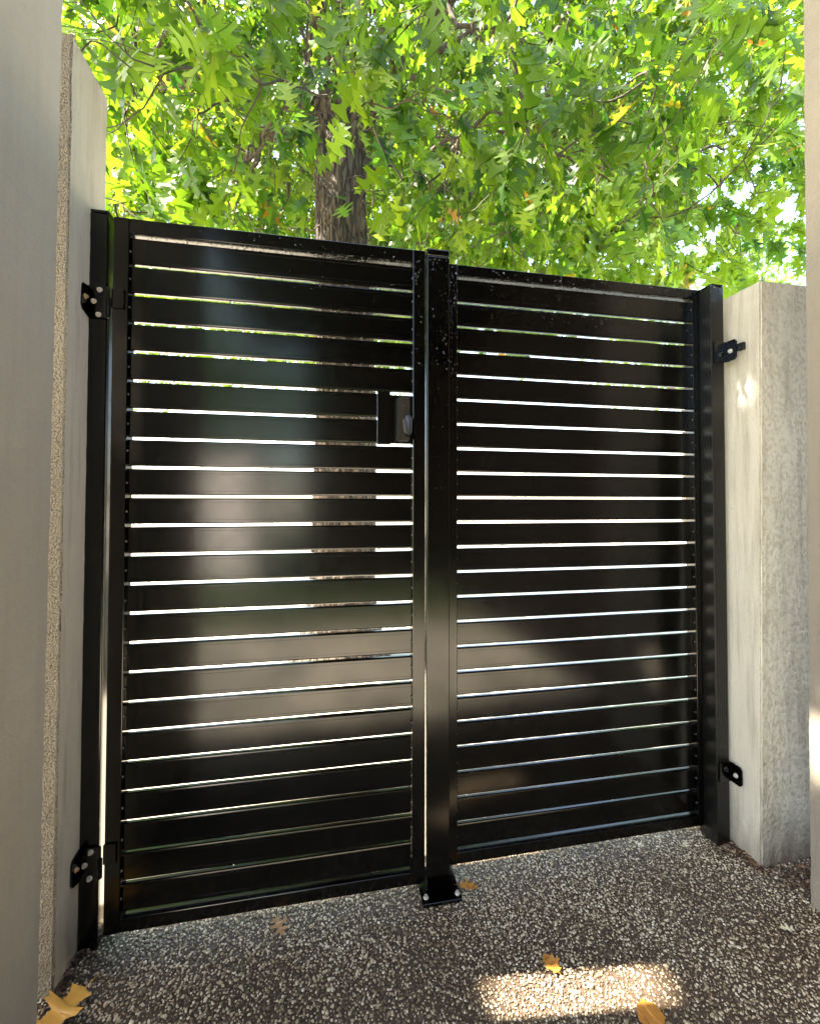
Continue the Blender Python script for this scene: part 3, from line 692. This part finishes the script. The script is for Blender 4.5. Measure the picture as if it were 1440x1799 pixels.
# ------------------------------------------------------------------ leaves fallen on the paving
dry = {'ochre': mat_dry('ochre_dry_leaf', (.62, .36, .07), (.42, .20, .03)), 'tan': mat_dry('tan_dry_leaf', (.55, .34, .18), (.38, .2, .09)),
       'orange': mat_dry('orange_dry_leaf', (.60, .27, .05), (.38, .14, .02)), 'pale': mat_dry('pale_dry_leaf', (.72, .68, .5), (.55, .5, .33))}
def fallen(x, y, L, rot, mat, seed, label, lift=.008, curl=.35, wide=1.0, fill=0.0):
    hv = [(max(a, fill*.33*math.sin(math.pi*min(1, (b-.12)/.88))**.7), b) for a, b in globals()['hv']]
    r = random.Random(seed); V, Fc = [], []; m = len(hv)
    def P_(a, b): return (a*wide*L, (b-.5)*L, lift+L*(curl*a*a*2.2+.25*curl*(b-.5)**2+.03*math.sin(a*14+seed)*curl))
    V += [P_(0, hv[q][1]) for q in range(m)]
    for sgn in (1, -1):
        b0 = len(V); V += [P_(sgn*a, b) for a, b in hv]
        for q in range(m-1):
            fq = (q, b0+q, b0+q+1, q+1); Fc.append(fq if sgn > 0 else fq[::-1])
    b0 = len(V); V += [(-.008*L, -.62*L, lift), (.008*L, -.62*L, lift), (.008*L, -.3*L, lift+.002), (-.008*L, -.3*L, lift+.002)]; Fc.append((b0, b0+1, b0+2, b0+3))
    me = bpy.data.meshes.new('fallen_leaf'); me.from_pydata(V, [], Fc); me.update()
    for p in me.polygons: p.use_smooth = True
    tag(link('fallen_leaf', me, None, dry[mat], (x, y, 0), (0, 0, math.radians(rot))), label, 'leaf', 'dry leaves fallen on the paving')
fallen(-.045, -.155, .14, 150, 'ochre', 1, 'large ochre fallen leaf at the foot of the tall pale wall end', .012, .5, 1.1, .45)
fallen(.385, -.040, .07, 205, 'tan', 2, 'small tan lobed leaf lying in front of the gate', .010, .3)
fallen(1.022, -.258, .055, 20, 'orange', 3, 'orange leaf lying beside the sunlit patch of paving', .008, .5, 1.2, .7)
fallen(.893, -.020, .06, 250, 'orange', 4, 'orange leaf caught against the base plate of the middle post', .010, .4, 1.0, .5)
fallen(1.178, -.392, .07, 100, 'orange', 5, 'broad brown orange leaf lying past the sunlit patch, farthest from the gate', .010, .3, 1.25, .9)
fallen(1.658, -.286, .040, 70, 'pale', 6, 'small whitish leaf scrap near the foot of the stippled pillar', .006, .3)
fallen(1.480, .030, .036, 30, 'pale', 7, 'tiny pale yellow leaf under the fixed panel, one nearer the middle post', .006, .3)
fallen(1.622, .000, .034, -40, 'pale', 8, 'tiny whitish leaf under the fixed panel, one nearer the bracketed post', .006, .3)
# crumbs of soil and leaf at the wall feet
Vs, Fs, Ts = [], [], []; base = 0
for _ in range(900):
    w = random.random()
    if w < .55: x, y = random.uniform(1.795, 2.02), random.gauss(-.175, .035)
    elif w < .75: x, y = 1.778-abs(random.gauss(0, .012)), random.uniform(-.14, .0)
    elif w < .9: x, y = -.085+abs(random.gauss(0, .012)), random.uniform(-.12, .0)
    else: x, y = random.uniform(1.70, 1.79), random.gauss(-.03, .02)
    s = random.uniform(.002, .009); a = random.uniform(0, 6.28); z = random.uniform(.002, .006)
    pts = [(x+s*math.cos(a+q*2.1)*random.uniform(.5, 1.2), y+s*math.sin(a+q*2.1)*random.uniform(.5, 1.2), z+random.uniform(0, .5)*s) for q in range(3)]
    pts.append((x, y, z+s*.5)); Vs += pts; Fs += [(base, base+1, base+3), (base+1, base+2, base+3), (base+2, base, base+3)]; Ts += [random.random()]*4; base += 4
LIT = N('leaf_crumbs'); LIT.set(Base_Color=LIT.ramp(LIT.n('ShaderNodeAttribute', attribute_name='tint').outputs['Fac'], [(0, (.012, .008, .005)), (.5, (.06, .03, .015)), (.85, (.2, .1, .05)), (1, (.4, .3, .2))]), Roughness=.9)
tag(link('leaf_litter', np_mesh('leaf_litter', np.array(Vs), np.array(Fs), False, Ts), None, LIT.m), 'brown soil and leaf crumbs gathered at the wall feet', 'litter', None, 'stuff')
